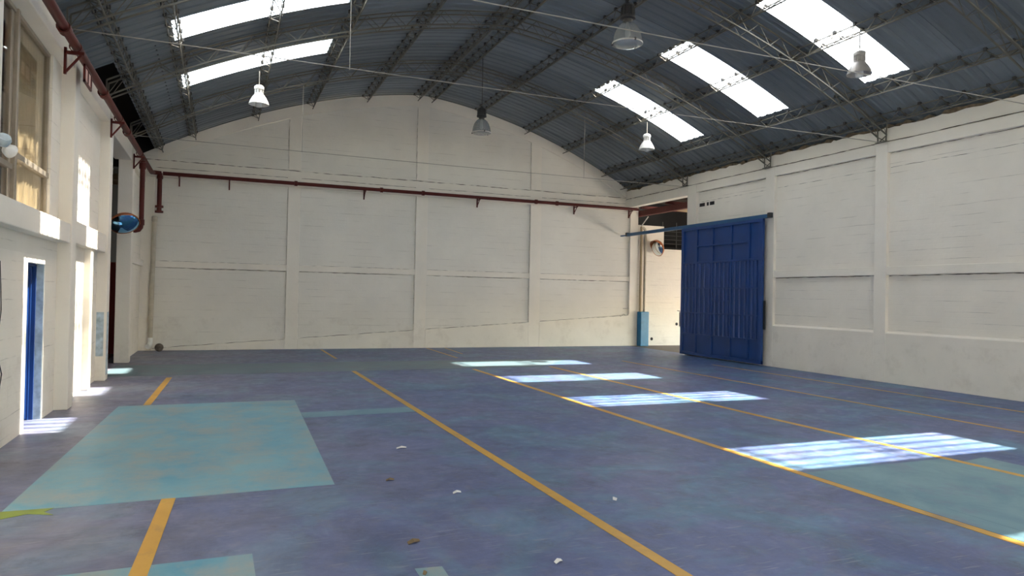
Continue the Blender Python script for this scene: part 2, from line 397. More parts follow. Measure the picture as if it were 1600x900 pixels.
for i, x in enumerate((1.73, 5.57, 9.49, 2.08, 5.94, 9.88)):
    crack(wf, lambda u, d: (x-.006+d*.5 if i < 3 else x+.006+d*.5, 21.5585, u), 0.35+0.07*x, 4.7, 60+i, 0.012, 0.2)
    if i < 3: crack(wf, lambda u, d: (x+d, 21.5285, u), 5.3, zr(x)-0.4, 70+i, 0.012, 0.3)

# ------------------------------------------------------------------ right wall
wr = struct(B(13.235, 13.42, YB, 17.9, 0, 5.2).build('wall_right', M_WALL))
RC = [(17.47,17.9),(14.22,14.54),(10.88,11.18),(7.48,7.78),(4.1,4.4),(0.7,1.0),(-2.7,-2.4),(-6.0,-5.7)]
for a, b_ in RC: B(13.15, 13.24, a, b_, 0, 5.17).build('column', M_TRIM, wr, bevel=0.01)
for i in range(7):
    a, b_ = RC[i+1][1], RC[i][0]
    B(13.165, 13.24, a, b_, 2.30, 2.485).build('beam', M_TRIM, wr, bevel=0.012)
    MB().prism([(13.155,0),(13.24,0),(13.24,1.10),(13.155,1.055)], 'y', a, b_).build('plinth', M_TRIM, wr, bevel=0.008)
    B(13.155, 13.24, a, b_, 4.93, 5.165).build('top_beam', M_TRIM, wr, bevel=0.012)
B(13.15, 13.42, 17.9, 21.5, 4.88, 5.165).build('lintel', M_TRIM, wr, bevel=0.012)
def ragged(x0, x1, y0, y1, z0, z1, amp, step, seed):
    rnd = random.Random(seed); mb = MB(); ys = []; y = y0
    while y < y1: ys.append(y); y += step*(0.5+rnd.random())
    ys.append(y1); hs = [z1+amp*(rnd.random()*2-1)-(amp*1.5 if rnd.random() < 0.15 else 0) for _ in ys]
    return mb.prism([(ys[0], z0)]+list(zip(ys, hs))+[(ys[-1], z0)], 'x', x0, x1)
ragged(13.185, 13.42, YB, 21.56, 5.18, 5.475, 0.02, 0.14, 3).build('parapet', M_TRIM, wr)
ragged(13.22, 13.40, YB, 21.56, 5.30, 5.54, 0.04, 0.10, 5).build('mortar_bed', M_MORTAR, wr)
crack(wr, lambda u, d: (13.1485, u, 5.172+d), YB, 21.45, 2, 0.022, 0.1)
for i in range(4):
    a, b_ = RC[i+1][1]+.02, RC[i][0]-.02
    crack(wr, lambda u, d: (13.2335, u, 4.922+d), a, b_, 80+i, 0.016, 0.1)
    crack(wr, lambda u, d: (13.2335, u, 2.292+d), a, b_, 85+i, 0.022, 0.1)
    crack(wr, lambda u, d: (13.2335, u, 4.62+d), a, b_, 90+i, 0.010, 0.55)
# vent slots high in the bay behind the gate
for (a, b_) in ((17.16,17.40),(16.98,17.06),(16.72,16.92)):
    B(13.228, 13.24, a, b_, 4.48, 4.58).build('vent_slot', M_BLACK, wr)

# ------------------------------------------------------------------ left wall
DY0, DY1, DZ = 9.75, 10.62, 1.98
WY0, WY1, WZ0, WZ1 = 8.05, 10.76, 2.57, 4.72
mb = MB()
mb.box(-2.4, XL, YB, WY0, 0, 5.0); mb.box(-2.4, XL, WY0, DY0, 0, WZ0); mb.box(-2.4, XL, DY0, DY1, DZ, WZ0)
mb.box(-2.4, XL, DY1, WY1, 0, WZ0); mb.box(-2.4, XL, WY0, WY1, WZ1, 5.0); mb.box(-2.4, XL, WY1, 14.95, 0, 5.0)
mb.box(-2.22, -2.07, 18.35, 21.56, 0, 5.0)
wlft = struct(mb.build('wall_left', M_WALL))
for a, b_, x0, x1 in ((11.3,11.62,-2.11,-1.93),(14.65,14.97,-2.4,-1.93),(18.06,18.36,-2.22,-1.92),(7.5,7.84,-2.11,-1.93),(4.1,4.4,-2.11,-1.93),(0.7,1.0,-2.11,-1.93),(-2.7,-2.4,-2.11,-1.93)):
    B(x0, x1, a, b_, 0, 4.98).build('column', M_TRIM, wlft, bevel=0.012)
B(-2.11, -1.95, 7.84, 11.3, 2.30, 2.57).build('sill_beam', M_TRIM, wlft, bevel=0.012)
B(-2.11, -1.97, 11.62, 14.65, 2.33, 2.66).build('beam', M_TRIM, wlft, bevel=0.012)
B(-2.11, -1.97, YB, 7.5, 2.30, 2.57).build('beam', M_TRIM, wlft, bevel=0.012)
B(-2.11, -2.0, 13.35, 13.58, 0, 2.33).build('pilaster', M_TRIM, wlft, bevel=0.012)
B(-2.08, -1.99, 18.36, 21.5, 2.30, 2.47).build('beam', M_TRIM, wlft, bevel=0.01)
for a, b_ in ((YB,7.5),(7.84,11.3),(11.62,14.65)):
    B(-2.11, -1.95, a, b_, 4.72, 5.0).build('top_beam', M_TRIM, wlft, bevel=0.012)
B(-2.3, -1.95, 14.97, 18.06, 4.60, 5.0).build('lintel', M_TRIM, wlft, bevel=0.012)
B(-2.08, -1.97, 18.36, 21.5, 4.6, 5.0).build('top_beam', M_TRIM, wlft, bevel=0.012)
ragged(-2.3, -1.97, YB, 21.5, 4.99, 5.12, 0.02, 0.16, 11).build('parapet', M_TRIM, wlft)
B(-1.9295, -1.929, 14.70, 14.93, 0.1, 1.25).build('old_paint_strip', M_PBLUE, wlft)
MB().box(-2.09, -1.97, 14.6485, 14.6495, 0.45, 1.25).build('old_paint_strip', M_PBLUE, wlft)

# door in the left wall
dr = empty_struct('door_1')
B(-2.30, -2.26, DY0, DY1, 0.02, DZ).build('leaf', M_BLUE, dr)
for (x0, x1, dy) in ((-2.27,-2.235,0.05),(-2.235,-2.19,0.028)):
    B(x0, x1, DY1-dy, DY1, 0, DZ).build('frame_post', M_BLUE, dr, bevel=0.004)
    B(x0, x1, DY0, DY0+dy, 0, DZ).build('frame_post', M_BLUE, dr, bevel=0.004)
    B(x0, x1, DY0, DY1, DZ-dy, DZ).build('frame_head', M_BLUE, dr)
B(-2.19, -2.11, DY1-0.008, DY1, 0, DZ).build('jamb_lining', M_PBLUE, dr)

# window in the left wall
w1 = empty_struct('window_1')
wx0, wx1 = -2.19, -2.13
for (y0,y1,z0,z1) in ((WY0,WY1,WZ0,WZ0+0.04),(WY0,WY1,WZ1-0.05,WZ1),(WY1-0.05,WY1,WZ0,WZ1),(WY0,WY0+0.05,WZ0,WZ1)):
    B(wx0, wx1, y0, y1, z0, z1).build('frame', M_ALU, w1, bevel=0.004)
B(wx0, -2.11, 9.13, 9.21, WZ0, WZ1).build('mullion', M_ALU, w1, bevel=0.005)
B(-2.21, -2.15, 9.03, 9.12, WZ0, WZ1).build('mullion', M_ALU, w1, bevel=0.005)
B(wx0, -2.115, 9.21, WY1, 3.10, 3.17).build('transom', M_ALU, w1, bevel=0.005)
B(wx0, -2.13, WY0, 9.13, 2.96, 3.02).build('transom', M_ALU, w1, bevel=0.005)
for (y0,y1,z0,z1) in ((WY0+.05,9.05,2.61,2.96),(WY0+.05,9.05,3.02,4.67),(9.21,WY1-.05,2.61,3.10),(9.21,WY1-.05,3.17,4.67)):
    B(-2.165, -2.160, y0, y1, z0, z1).build('pane', M_GLASS, w1)
def curtain(y0, y1, x, mat, n=60, amp=0.018, wl_=0.13):
    vs_ = []; fs = []
    for i in range(n+1):
        y = y0+(y1-y0)*i/n; xx = x+amp*math.sin(2*math.pi*y/wl_+0.6*math.sin(7*y))
        vs_ += [(xx,y,WZ0),(xx,y,WZ1)]
        if i: k = 2*i; fs.append((k-2,k,k+1,k-1))
    return MB().add(vs_, fs)
curtain(9.85, WY1+0.05, -2.215, M_CURT).build('curtain', M_CURT, w1, smooth=True)
curtain(9.08, 9.87, -2.225, M_CURT, 40, 0.008, 0.3).build('blind', M_CURT, w1, smooth=True)
curtain(WY0-.05, 9.09, -2.235, M_CURT2, 40, 0.006, 0.4).build('blind', M_CURT2, w1, smooth=True)
B(-2.36, -2.35, WY0-.0, WY1, WZ0, WZ1).build('blackout_board', M_BLACK, w1)  # black board added behind the curtains to block light

# ------------------------------------------------------------------ wall behind the camera
GX0, GX1, GZ = 4.0, 8.5, 2.9  # opening added in the unseen back wall to let in fill daylight
wb = struct(MB().prism([(-2.4,0),(GX0,0),(GX0,GZ),(GX1,GZ),(GX1,0),(13.42,0)]+[(x, zr(x)-0.015) for x in (13.42,12,10,8,6,5.75,5.5,4,2,0,-1,-2.4)], 'y', YB-0.25, YB).build('wall_back', M_WALL))
struct(B(-30.0, 19.0, -40.0, YB, -0.2, -0.02).build('floor_added_forecourt', M_YARD))  # unseen ground added outside the opening, bouncing daylight in

# ------------------------------------------------------------------ roof sheets
ceil = empty_struct('ceiling')
SW = 1.035; PITCH = SW/4
def sheet_mesh(name, xa, xb, dz, mat, nx=8):
    prof = []
    for k in range(4):
        y = k*PITCH
        prof += [(y, 0), (y+PITCH*0.52, 0), (y+PITCH*0.64, 0.018), (y+PITCH*0.88, 0.018)]
    prof += [(SW, 0), (SW+0.02, -0.002), (SW+0.022, -0.014)]
    vs_ = []; fs = []; m_ = len(prof)
    for i in range(nx+1):
        x = xa+(xb-xa)*i/nx
        for (y, h) in prof: vs_.append((x, y, zr(x)+dz+h))
    for i in range(nx):
        for k in range(m_-1): fs.append((i*m_+k, i*m_+k+1, (i+1)*m_+k+1, (i+1)*m_+k))
    me = bpy.data.meshes.new(name); me.from_pydata(vs_, [], fs); me.update(); me.materials.append(mat); return me
ROWS = [('eave', -3.0, -0.86, 0.0), ('mid', -0.90, 2.17, 0.012), ('upper', 2.13, 5.66, 0.024), ('upper', 5.84, 9.22, 0.024), ('mid', 9.17, 12.10, 0.012), ('eave', 12.06, 13.9, 0.0)]
SK = {-1, -4, -7, -11, -14, -17, -20}
cut_eave = sheet_mesh('roof_sheet', -1.80, -0.86, 0.0, M_SHEET, 4)
opq = [sheet_mesh('roof_sheet', a, b_, dz, M_SHEET) for _, a, b_, dz in ROWS]
clr = {i: sheet_mesh('skylight_sheet', ROWS[i][1], ROWS[i][2], ROWS[i][3], M_SKYL) for i in (1, 4)}
ridge = MB()
rp = [(5.35, zr(5.35)+0.075), (5.62, zr(5.62)+0.065), (5.75, zr(5.75)+0.062), (5.88, zr(5.88)+0.065), (6.15, zr(6.15)+0.075)]
me_r = bpy.data.meshes.new('ridge_cap')
me_r.from_pydata([(x, 0, z) for x, z in rp]+[(x, SW, z) for x, z in rp], [], [(i, i+1, i+6, i+5) for i in range(4)]); me_r.materials.append(M_SHEET)
for k in range(-22, 5):
    y = 16.75+k*SW
    for i in range(6):
        sk = k in SK and i in clr
        o = bpy.data.objects.new('skylight_sheet' if sk else 'roof_sheet', clr[i] if sk else cut_eave if (i == 0 and y > 13.5) else opq[i])
        col.objects.link(o); o.parent = ceil; o.location = (0, y, 0)
        if sk: o['label'] = 'bright translucent skylight sheet'
    o = bpy.data.objects.new('ridge_cap', me_r); col.objects.link(o); o.parent = ceil; o.location = (0, y, 0)

# ------------------------------------------------------------------ purlins (lattice joists along the hall)
def purlin(x, label):
    t = thing('roof_purlin', label, 'purlin', (x, 0, zr(x)), 'lattice purlins under the roof sheets')
    w, dp, y0, y1 = 0.10, 0.20, -5.9, 21.5
    nrm = Vector((-(zr(x+.05)-zr(x-.05))/0.1, 0, 1)).normalized(); tan = Vector((nrm.z, 0, -nrm.x))
    P = lambda s, d_: Vector((x, 0, zr(x)))+tan*s-nrm*d_
    for s in (-w, w):
        p = P(s, 0.03); MB().bar((p.x,y0,p.z),(p.x,y1,p.z),0.013).build('top_chord', M_STEEL, t)
    q = P(0, dp); MB().bar((q.x,y0,q.z),(q.x,y1,q.z),0.014).build('bottom_chord', M_STEEL, t)
    lac = MB(); cl = MB(); n = int((y1-y0)/0.23); a, b_ = P(-w, 0.03), P(w, 0.03)
    for i in range(n):
        ya, yb = y0+i*0.23, y0+(i+1)*0.23
        lo, hi = (ya, yb) if i % 2 == 0 else (yb, ya)
        for e in (a, b_): lac.bar((q.x,lo,q.z),(e.x,hi,e.z),0.009,3)
        if i % 2 == 0: lac.bar((a.x,yb,a.z),(b_.x,yb,b_.z),0.0065,3)
        if i % 2 == 0:
            for e in (a, b_): cl.box(e.x-0.028, e.x+0.028, yb-0.028, yb+0.028, e.z-0.01, e.z+0.05)
    stuff(lac.build('lacing', M_STEEL, t)); stuff(cl.build('hook_bolts', M_CLIP, t))
PX = [(-1.67,'steel lattice purlin along the eave above the red pipe'),(-0.85,'steel lattice purlin at the low ends of the left skylights'),
      (0.79,'steel lattice purlin crossing the middle of the left skylights'),(2.31,'steel lattice purlin at the upper ends of the left skylights'),
      (3.93,'steel lattice purlin midway between left skylights and ridge'),(5.53,'steel lattice purlin just left of the ridge'),
      (6.02,'steel lattice purlin just right of the ridge'),(7.57,'steel lattice purlin midway between ridge and right skylights'),
      (9.27,'steel lattice purlin at the upper ends of the right skylights'),(10.72,'steel lattice purlin crossing the middle of the right skylights'),
      (12.25,'steel lattice purlin at the low ends of the right skylights'),(13.03,'steel lattice purlin along the top of the right wall')]
for x, lb in PX: purlin(x, lb)

# ------------------------------------------------------------------ arched trusses across the hall
def arch(Y, label):
    t = thing('roof_arch', label, 'arch truss', (XC, Y, 5.15), 'arched lattice trusses under the roof')
    xs = [-1.98+(13.12+1.98)*i/56 for i in range(57)]
    top = lambda x, s: (x, Y+s*0.12, zr(x)-0.05); bot = lambda x, s: (x, Y+s*0.12, zr(x)-0.34)
    for s in (-1, 1):
        MB().tube([top(x, s) for x in xs], 0.017, 4).build('top_chord', M_STEEL, t)
        MB().tube([bot(x, s) for x in xs], 0.017, 4).build('bottom_chord', M_STEEL, t)
    lac = MB()
    for i in range(56):
        for s in (-1, 1):
            lac.bar(bot(xs[i], s) if i % 2 == 0 else top(xs[i], s), top(xs[i+1], s) if i % 2 == 0 else bot(xs[i+1], s), 0.0075, 3)
        if i % 2 == 0: lac.bar(bot(xs[i], -1), bot(xs[i], 1), 0.0075, 3)
    stuff(lac.build('lacing', M_STEEL, t))
    for x in (-1.98, 13.12):
        m_ = MB()
        for s in (-1, 1):
            m_.bar((x, Y+s*0.12, zr(x)-0.05), (x, Y+s*0.10, 5.0 if x < 0 else 5.17), 0.016)
            m_.bar((x, Y+s*0.12, zr(x)-0.34), (x, Y-s*0.10, 5.0 if x < 0 else 5.17), 0.012)
        m_.box(x-0.05, x+0.05, Y-0.14, Y+0.14, 5.0 if x < 0 else 5.17, 5.02 if x < 0 else 5.185)
        m_.build('end_bearing', M_STEEL, t)
AL = ['arched lattice roof truss closest to the far white wall','second arched lattice roof truss from the far wall','third arched lattice roof truss from the far wall','fourth arched lattice roof truss from the far wall, at the right edge','fifth arched lattice roof truss from the far wall, overhead']
for Y, lb in zip(ARCHES, AL): arch(Y, lb)
def tie(Y, z, hx, label):
    t = thing('tie_rod', label, 'tie rod', (XC, Y, z), 'thin steel tie rods across the hall')
    MB().tube([(-1.95,Y,z),(2,Y,z-0.01),(XC,Y,z-0.02),(9.5,Y,z-0.01),(13.13,Y,z)], 0.0075, 6).build('rod', M_ROD, t)
    for x in hx: MB().bar((x,Y,z-0.03),(x,Y,zr(x)-0.34),0.006,6).build('hanger', M_ROD, t)
tie(18.0, 5.16, (1.75, 9.6), 'thin steel tie rod nearest the far white wall')
tie(11.0, 5.17, (1.75,), 'thin pale tie rod from the red pipe to the right wall column')
tie(7.55, 5.06, (), 'thin pale tie rod passing in front of the large clear lamp')

# ------------------------------------------------------------------ lamps
def lamp(kind, x, y, label, zb=5.75):
    t = thing('pendant_lamp', label, 'lamp', (x, y, zb), 'high-bay pendant lamps')
    zt = zr(x)-0.20
    c = (x, y, zb)
    if kind == 'clear':
        MB().tube([(x,y,zb+0.70),(x+.004,y,(zb+.7+zt)/2),(x,y,zt)], 0.008, 6).build('cord', M_DARK, t)
        bl = MB().lathe([(0.03,0.72),(0.05,0.69),(0.095,0.66),(0.105,0.62),(0.105,0.50),(0.125,0.49),(0.125,0.455),(0.08,0.44),(0.065,0.40)], c, n=18, capa=True, capb=True).build('ballast', M_DARK, t, True)
        f = MB()
        for k in range(12):
            a = 2*math.pi*k/12; f.bar((x+.11*math.cos(a),y+.11*math.sin(a),zb+.50),(x+.105*math.cos(a),y+.105*math.sin(a),zb+.64),0.011)
        stuff(f.build('cooling_fins', M_DARK, bl))
        MB().lathe([(0.062,0.405),(0.075,0.40),(0.11,0.375),(0.15,0.335),(0.19,0.27),(0.218,0.19),(0.236,0.10),(0.245,0.055)], c, n=32).build('reflector', M_ACRYL, t, True)
        MB().lathe([(0.243,0.06),(0.252,0.058),(0.252,0.04),(0.243,0.038)], c, n=32).build('rim', M_LGREY, t)
        MB().lathe([(0.243,0.05),(0.20,0.022),(0.12,0.004),(0.01,0.0)], c, n=32, capb=True).build('lens', M_LENS, t, True)
        MB().lathe([(0.02,0.40),(0.03,0.34),(0.045,0.24),(0.045,0.19),(0.02,0.14)], c, n=14, capb=True).build('bulb', M_BULB, t, True)
        for k in range(3):
            a = 2*math.pi*k/3+0.5; B(x+.245*math.cos(a)-.012, x+.245*math.cos(a)+.012, y+.245*math.sin(a)-.012, y+.245*math.sin(a)+.012, zb+.03, zb+.075).build('clip', M_DARK, t)
    else:
        hm = M_WHITE if kind == 'white' else M_LGREY
        MB().tube([(x,y,zb+0.48),(x,y,zt)], 0.010, 6).build('cord', M_ROD, t)
        bl = MB().lathe([(0.03,0.49),(0.07,0.485),(0.095,0.465),(0.105,0.45),(0.105,0.40),(0.09,0.39),(0.09,0.31),(0.10,0.30),(0.10,0.28)], c, n=20, capa=True, capb=True).build('ballast', hm, t, True)
        f = MB()
        for k in range(8):
            a = 2*math.pi*k/8; f.bar((x+.093*math.cos(a),y+.093*math.sin(a),zb+.31),(x+.093*math.cos(a),y+.093*math.sin(a),zb+.39),0.010)
        stuff(f.build('vent_ribs', M_LGREY, bl))
        MB().lathe([(0.075,0.29),(0.105,0.28),(0.15,0.215),(0.19,0.14),(0.212,0.075),(0.215,0.065),(0.208,0.068),(0.18,0.14),(0.14,0.21),(0.09,0.27)], c, n=32).build('reflector', hm, t, True)
        MB().lathe([(0.05,0.24),(0.068,0.20),(0.070,0.04),(0.055,0.01),(0.01,0.0)], c, n=18, capb=True).build('bulb', M_BULB, t, True)
lamp('white', 0.66, 16.4, 'white conical pendant lamp in front of the left skylights', 5.72)
lamp('clear', 6.02, 16.85, 'clear bell-shaped pendant lamp hanging before the far gable', 5.78)
lamp('white', 10.74, 16.5, 'small white pendant lamp under the farthest right skylight', 5.74)
lamp('grey', 10.62, 9.40, 'grey conical pendant lamp under the nearest right skylight', 5.78)
lamp('clear', 6.0, 9.84, 'largest clear bell-shaped pendant lamp near the top edge', 5.78)

# ------------------------------------------------------------------ red fire pipes
LPX, LPZ, FPY, FPZ, PR = -1.80, 4.77, 21.27, 4.83, 0.058
t = thing('wall_pipe', 'long red pipe running along the top of the left wall', 'pipe', (LPX, 8, LPZ), 'red fire pipes')
MB().tube([(LPX,-5.8,LPZ),(LPX,21.0,LPZ+.03),(LPX+0.04,21.2,FPZ),(LPX+0.2,FPY,FPZ)], PR, 14).build('pipe', M_RED, t, True)
for y in (9.75, 12.75, 15.75, 4.0): MB().lathe([(PR,-.08),(PR+.018,-.075),(PR+.018,.075),(PR,.08)], (LPX,y,LPZ), (0,1,0), 14).build('coupling', M_RED, t)
for y in (10.45, 14.5, 18.05, 7.2):
    br = MB(); x0 = -1.925 if y > 10 else -1.95
    br.box(x0, x0+.03, y-.02, y+.02, LPZ-.36, LPZ-.02); br.box(x0, LPX+.10, y-.02, y+.02, LPZ-.10, LPZ-.06)
    br.bar((x0+.015,y,LPZ-.34),(LPX+.07,y,LPZ-.09),0.018)
    br.lathe([(PR+.004,-.02),(PR+.016,-.02),(PR+.016,.02),(PR+.004,.02)], (LPX,y,LPZ), (0,1,0), 14)
    br.build('bracket', M_RED, t)
t = thing('wall_pipe', 'long red pipe running across the far wall', 'pipe', (5.7, FPY, FPZ), 'red fire pipes')
MB().tube([(-1.55,FPY,FPZ),(13.55,FPY,FPZ)], 0.052, 14).build('pipe', M_RED, t, True)
for x in (1.92, 4.42, 5.72, 9.58, 10.35): MB().lathe([(.05,-.045),(.075,-.04),(.075,.04),(.05,.045)], (x,FPY,FPZ), (1,0,0), 14).build('coupling', M_RED, t)
for x in (-1.15, 0.13, 3.93, 7.58, 11.1, 13.28):
    br = MB(); w = 0.018
    br.box(x-w, x+w, 21.455, 21.50, FPZ-.30, FPZ+.03); br.box(x-w, x+w, FPY-.06, 21.5, FPZ-.085, FPZ-.055)
    br.bar((x,21.47,FPZ-.27),(x,FPY-.02,FPZ-.07),0.014); br.build('bracket', M_RED, t)
t = thing('riser_pipe', 'red riser pipe with an elbow behind the blue convex mirror', 'pipe', (LPX, 18.75, 3.1), 'red fire pipes')
MB().tube([(LPX,18.75,LPZ-.054),(LPX,18.75,3.22),(LPX-.01,18.75,3.14),(LPX-.05,18.75,3.08),(LPX-.12,18.75,3.06),(-2.065,18.75,3.06)], 0.055, 14).build('pipe', M_RED, t, True)
MB().lathe([(.055,-.07),(.07,-.065),(.07,.065),(.055,.07)], (LPX,18.75,3.26), (0,0,1), 14).build('coupling', M_RED, t)
MB().lathe([(.055,-.08),(.075,-.07),(.075,.07),(.055,.08)], (LPX,18.75,4.60), (0,0,1), 14).build('tee', M_RED, t)
t = thing('drop_pipe', 'short red drop pipe with flanged end in the far left corner', 'pipe', (-1.62, FPY, 3.72), 'red fire pipes')
MB().tube([(-1.62,FPY,FPZ),(-1.62,FPY,3.80)], 0.06, 14).build('pipe', M_RED, t, True)
for z in (3.92, 3.78): MB().lathe([(.05,-.03),(.105,-.028),(.105,.028),(.05,.03)], (-1.62,FPY,z), (0,0,1), 14, True, True).build('flange', M_RED, t)
MB().lathe([(.05,-.05),(.08,-.045),(.08,.045),(.05,.05)], (-1.62,FPY,4.72), (0,0,1), 14).build('tee', M_RED, t)
t = thing('pipe_sign', 'small red framed plate hanging under the red pipe', 'sign', (LPX, 11.3, 4.55))
B(-1.80,-1.79,11.05,11.55,4.50,4.72).build('plate', M_SIGN, t)
for (y0,y1,z0,z1) in ((11.03,11.57,4.70,4.73),(11.03,11.57,4.49,4.52),(11.03,11.08,4.49,4.73),(11.52,11.57,4.49,4.73),(11.28,11.32,4.49,4.73)):
    B(-1.805,-1.78,y0,y1,z0,z1).build('frame_bar', M_RED, t)

# ------------------------------------------------------------------ cream downpipe and ball
t = thing('downpipe', 'cream plastic downpipe in the far left corner', 'pipe', (-1.74, 21.4, 0.1))
MB().tube([(-1.735,21.40,3.60),(-1.77,21.40,0.35)], 0.06, 14).build('pipe', M_PVC, t, True)
MB().lathe([(.06,-.08),(.072,-.075),(.072,.05),(.05,.075),(.01,.08)], (-1.735,21.40,3.60), (0,0,1), 14, False, True).build('cap', M_PVC, t, True)
MB().tube([(-1.77,21.40,0.36),(-1.77,21.39,0.22),(-1.79,21.35,0.14),(-1.82,21.28,0.12)], 0.068, 14).build('elbow', M_WHITE, t, True)
ball = MB().lathe([(0.001,-.11)]+[(.11*math.sin(a), -.11*math.cos(a)) for a in [math.pi*i/12 for i in range(1,12)]]+[(0.001,.11)], (-1.53,21.18,0.11), n=20).build('ball', M_BALL, None, True)
tag(ball, 'scuffed brown ball on the floor by the far wall', 'ball')

# ------------------------------------------------------------------ convex mirrors
def mirror(c, nrm, r, label, mface, wallpt, vis):
    t = thing('convex_mirror', label, 'mirror', c); nrm = Vector(nrm).normalized()
    dome = []
    R = r*1.55; a0 = math.asin(r/R)
    for i in range(9):
        a = a0*(1-i/8); dome.append((max(0.001, R*math.sin(a)), R*math.cos(a)-R*math.cos(a0)))
    MB().lathe(dome, c, nrm, 32).build('mirror_face', mface, t, True)
    MB().lathe([(r*0.99,-.005),(r*1.02,-.012),(r*1.025,.008),(r*1.0,.012)], c, nrm, 32).build('rim', M_ORANGE, t, True)
    MB().lathe([(r*1.05,-.01),(r*0.9,-.09),(r*0.5,-.14),(0.01,-.15)], c, nrm, 32).build('back_shell', M_ORANGE, t, True)
    # visor over the upper half of the dome
    a = nrm.orthogonal().normalized(); zup = Vector((0,0,1)); u = (zup-nrm*zup.dot(nrm)).normalized(); s = nrm.cross(u)
    vs_ = []; fs = []
    for i in range(13):
        th = math.pi*(i/12); p = Vector(c)+(s*math.cos(th)+u*math.sin(th))*r*1.055
        vs_ += [p, p+nrm*(0.01+vis*math.sin(th))]
        if i: k = 2*i; fs.append((k-2,k,k+1,k-1))
    MB().add(vs_, fs).build('visor', M_ORANGE, t, True)
    MB().tube([Vector(c)-nrm*0.14, Vector(wallpt)], 0.02, 8).build('bracket', M_LGREY, t)
M_MIRB = M_MIRROR.copy(); M_MIRB.name = 'blue_tinted_mirror_face'; M_MIRB.node_tree.nodes['Principled BSDF'].inputs['Base Color'].default_value = (0.16,0.42,0.72,1)
mirror((-2.03,17.72,3.12), (0.27,-0.60,-0.75), 0.30, 'round convex mirror reflecting the blue floor on left wall column', M_MIRB, (-2.05,18.07,3.22), 0.03)
mirror((14.33,21.22,3.50), (-0.95,-0.12,-0.30), 0.29, 'orange-backed convex mirror beside the gate opening', M_MIRROR, (14.36,21.52,3.58), 0.12)

# ------------------------------------------------------------------ wall lamp at the left edge
t = thing('wall_lamp', 'grey and white twin-head lamp on the column by the window', 'lamp', (-1.93, 7.58, 2.95))
B(-1.93,-1.88,7.54,7.64,2.90,3.02).build('back_box', M_LGREY, t, bevel=0.008)
MB().lathe([(0.02,-0.04),(0.05,-0.02),(0.062,0.03),(0.05,0.06)], (-1.82,7.46,2.97), (0.3,-0.5,0.5), 18, True, True).build('lamp_head', M_PBLUE, t, True)
MB().lathe([(0.015,-0.03),(0.05,0.0),(0.065,0.05),(0.055,0.06)], (-1.82,7.60,2.93), (0.35,0.75,-0.2), 18, True, True).build('lamp_head', M_WHITE, t, True)
MB().tube([(-1.89,7.58,2.96),(-1.82,7.50,2.96)], 0.015, 6).build('arm', M_LGREY, t)

# ------------------------------------------------------------------ blue sliding gate and its rail
gx = 13.0
t = thing('sliding_gate', 'tall deep blue steel sliding gate with ribbed panels', 'gate', (gx, 16.15, 0.03))
GY = [(17.78,17.90),(17.13,17.22),(16.41,16.47),(15.61,15.67),(14.90,14.98),(14.41,14.55)]
for i, (a, b_) in enumerate(GY): B(gx-.04, gx+.03, a, b_, 0.05, 3.82).build('stile', M_BLUE, t, bevel=0.006)
for a, b_ in ((14.41,17.90),): 
    B(gx-.045, gx+.035, a, b_, 3.76, 3.84).build('rail', M_BLUE, t, bevel=0.006)
    B(gx-.042, gx+.035, a, b_, 0.04, 0.13).build('rail', M_BLUE, t, bevel=0.006)
    B(gx-.042, gx+.03, a, b_, 2.76, 2.81).build('rail', M_BLUE, t, bevel=0.006)
B(gx-.042, gx+.03, 14.98, 17.13, 3.24, 3.285).build('rail', M_BLUE, t, bevel=0.006)
bays = [(GY[i+1][1], GY[i][0]) for i in range(5)]
for i, (a, b_) in enumerate(bays):
    zz = [(2.81,3.24),(3.285,3.76)] if 0 < i < 4 else [(2.81,3.76)]
    for z0, z1 in zz: B(gx+.0, gx+.012, a, b_, z0, z1).build('flat_panel', M_BLUE, t)
    B(gx-.005, gx+.008, a, b_, 0.13, 0.66).build('kick_panel', M_BLUE, t)
    n = max(2, round((b_-a)/0.19)); pt = (b_-a)/n; vs_ = []; fs = []; pr = []
    for k in range(n): y = a+k*pt; pr += [(y, .010), (y+pt*.42, .010), (y+pt*.52, -.026), (y+pt*.90, -.026)]
    pr.append((b_, .010))
    for y, x in pr: vs_ += [(gx+x, y, 0.66), (gx+x, y, 2.76)]
    for k in range(len(pr)-1): fs.append((2*k, 2*k+2, 2*k+3, 2*k+1))
    MB().add(vs_, fs).build('ribbed_panel', M_BLUE, t)
    for z in (2.035, 1.295, 0.665): B(gx-.046, gx+.01, a, b_, z-.016, z+.016).build('strap', M_BLUE, t)
    if i == 2: B(gx-.046, gx+.01, a, b_, 1.66, 1.69).build('strap', M_BLUE, t)
B(gx-.05, gx-.01, 17.90, 17.94, 0.86, 1.30).build('lock_plate', M_LGREY, t)
MB().tube([(gx-.03,17.92,1.33),(gx-.05,18.04,1.34)], 0.012, 6).build('latch', M_LGREY, t)
B(gx+.01, gx+.06, 14.37, 14.41, 0.95, 1.7).build('stop_bar', M_DARK, t)
t = thing('gate_rail', 'teal blue overhead rail crossing the gate opening', 'rail', (13.0, 17.6, 3.88))
B(12.96, 13.05, 14.16, 21.15, 3.84, 3.94).build('rail', M_RAIL, t, bevel=0.006)
for y in (14.2, 21.1): B(12.95, 13.06, y-.05, y+.05, 3.84, 3.97).build('end_stop', M_DARK, t, bevel=0.01)
for y in (14.38, 17.6): B(13.04, 13.16, y-.04, y+.04, 3.86, 3.91).build('wall_bracket', M_RAIL, t)
B(12.97, 13.05, 21.05, 21.5, 3.86, 3.90).build('wall_bracket', M_RAIL, t)

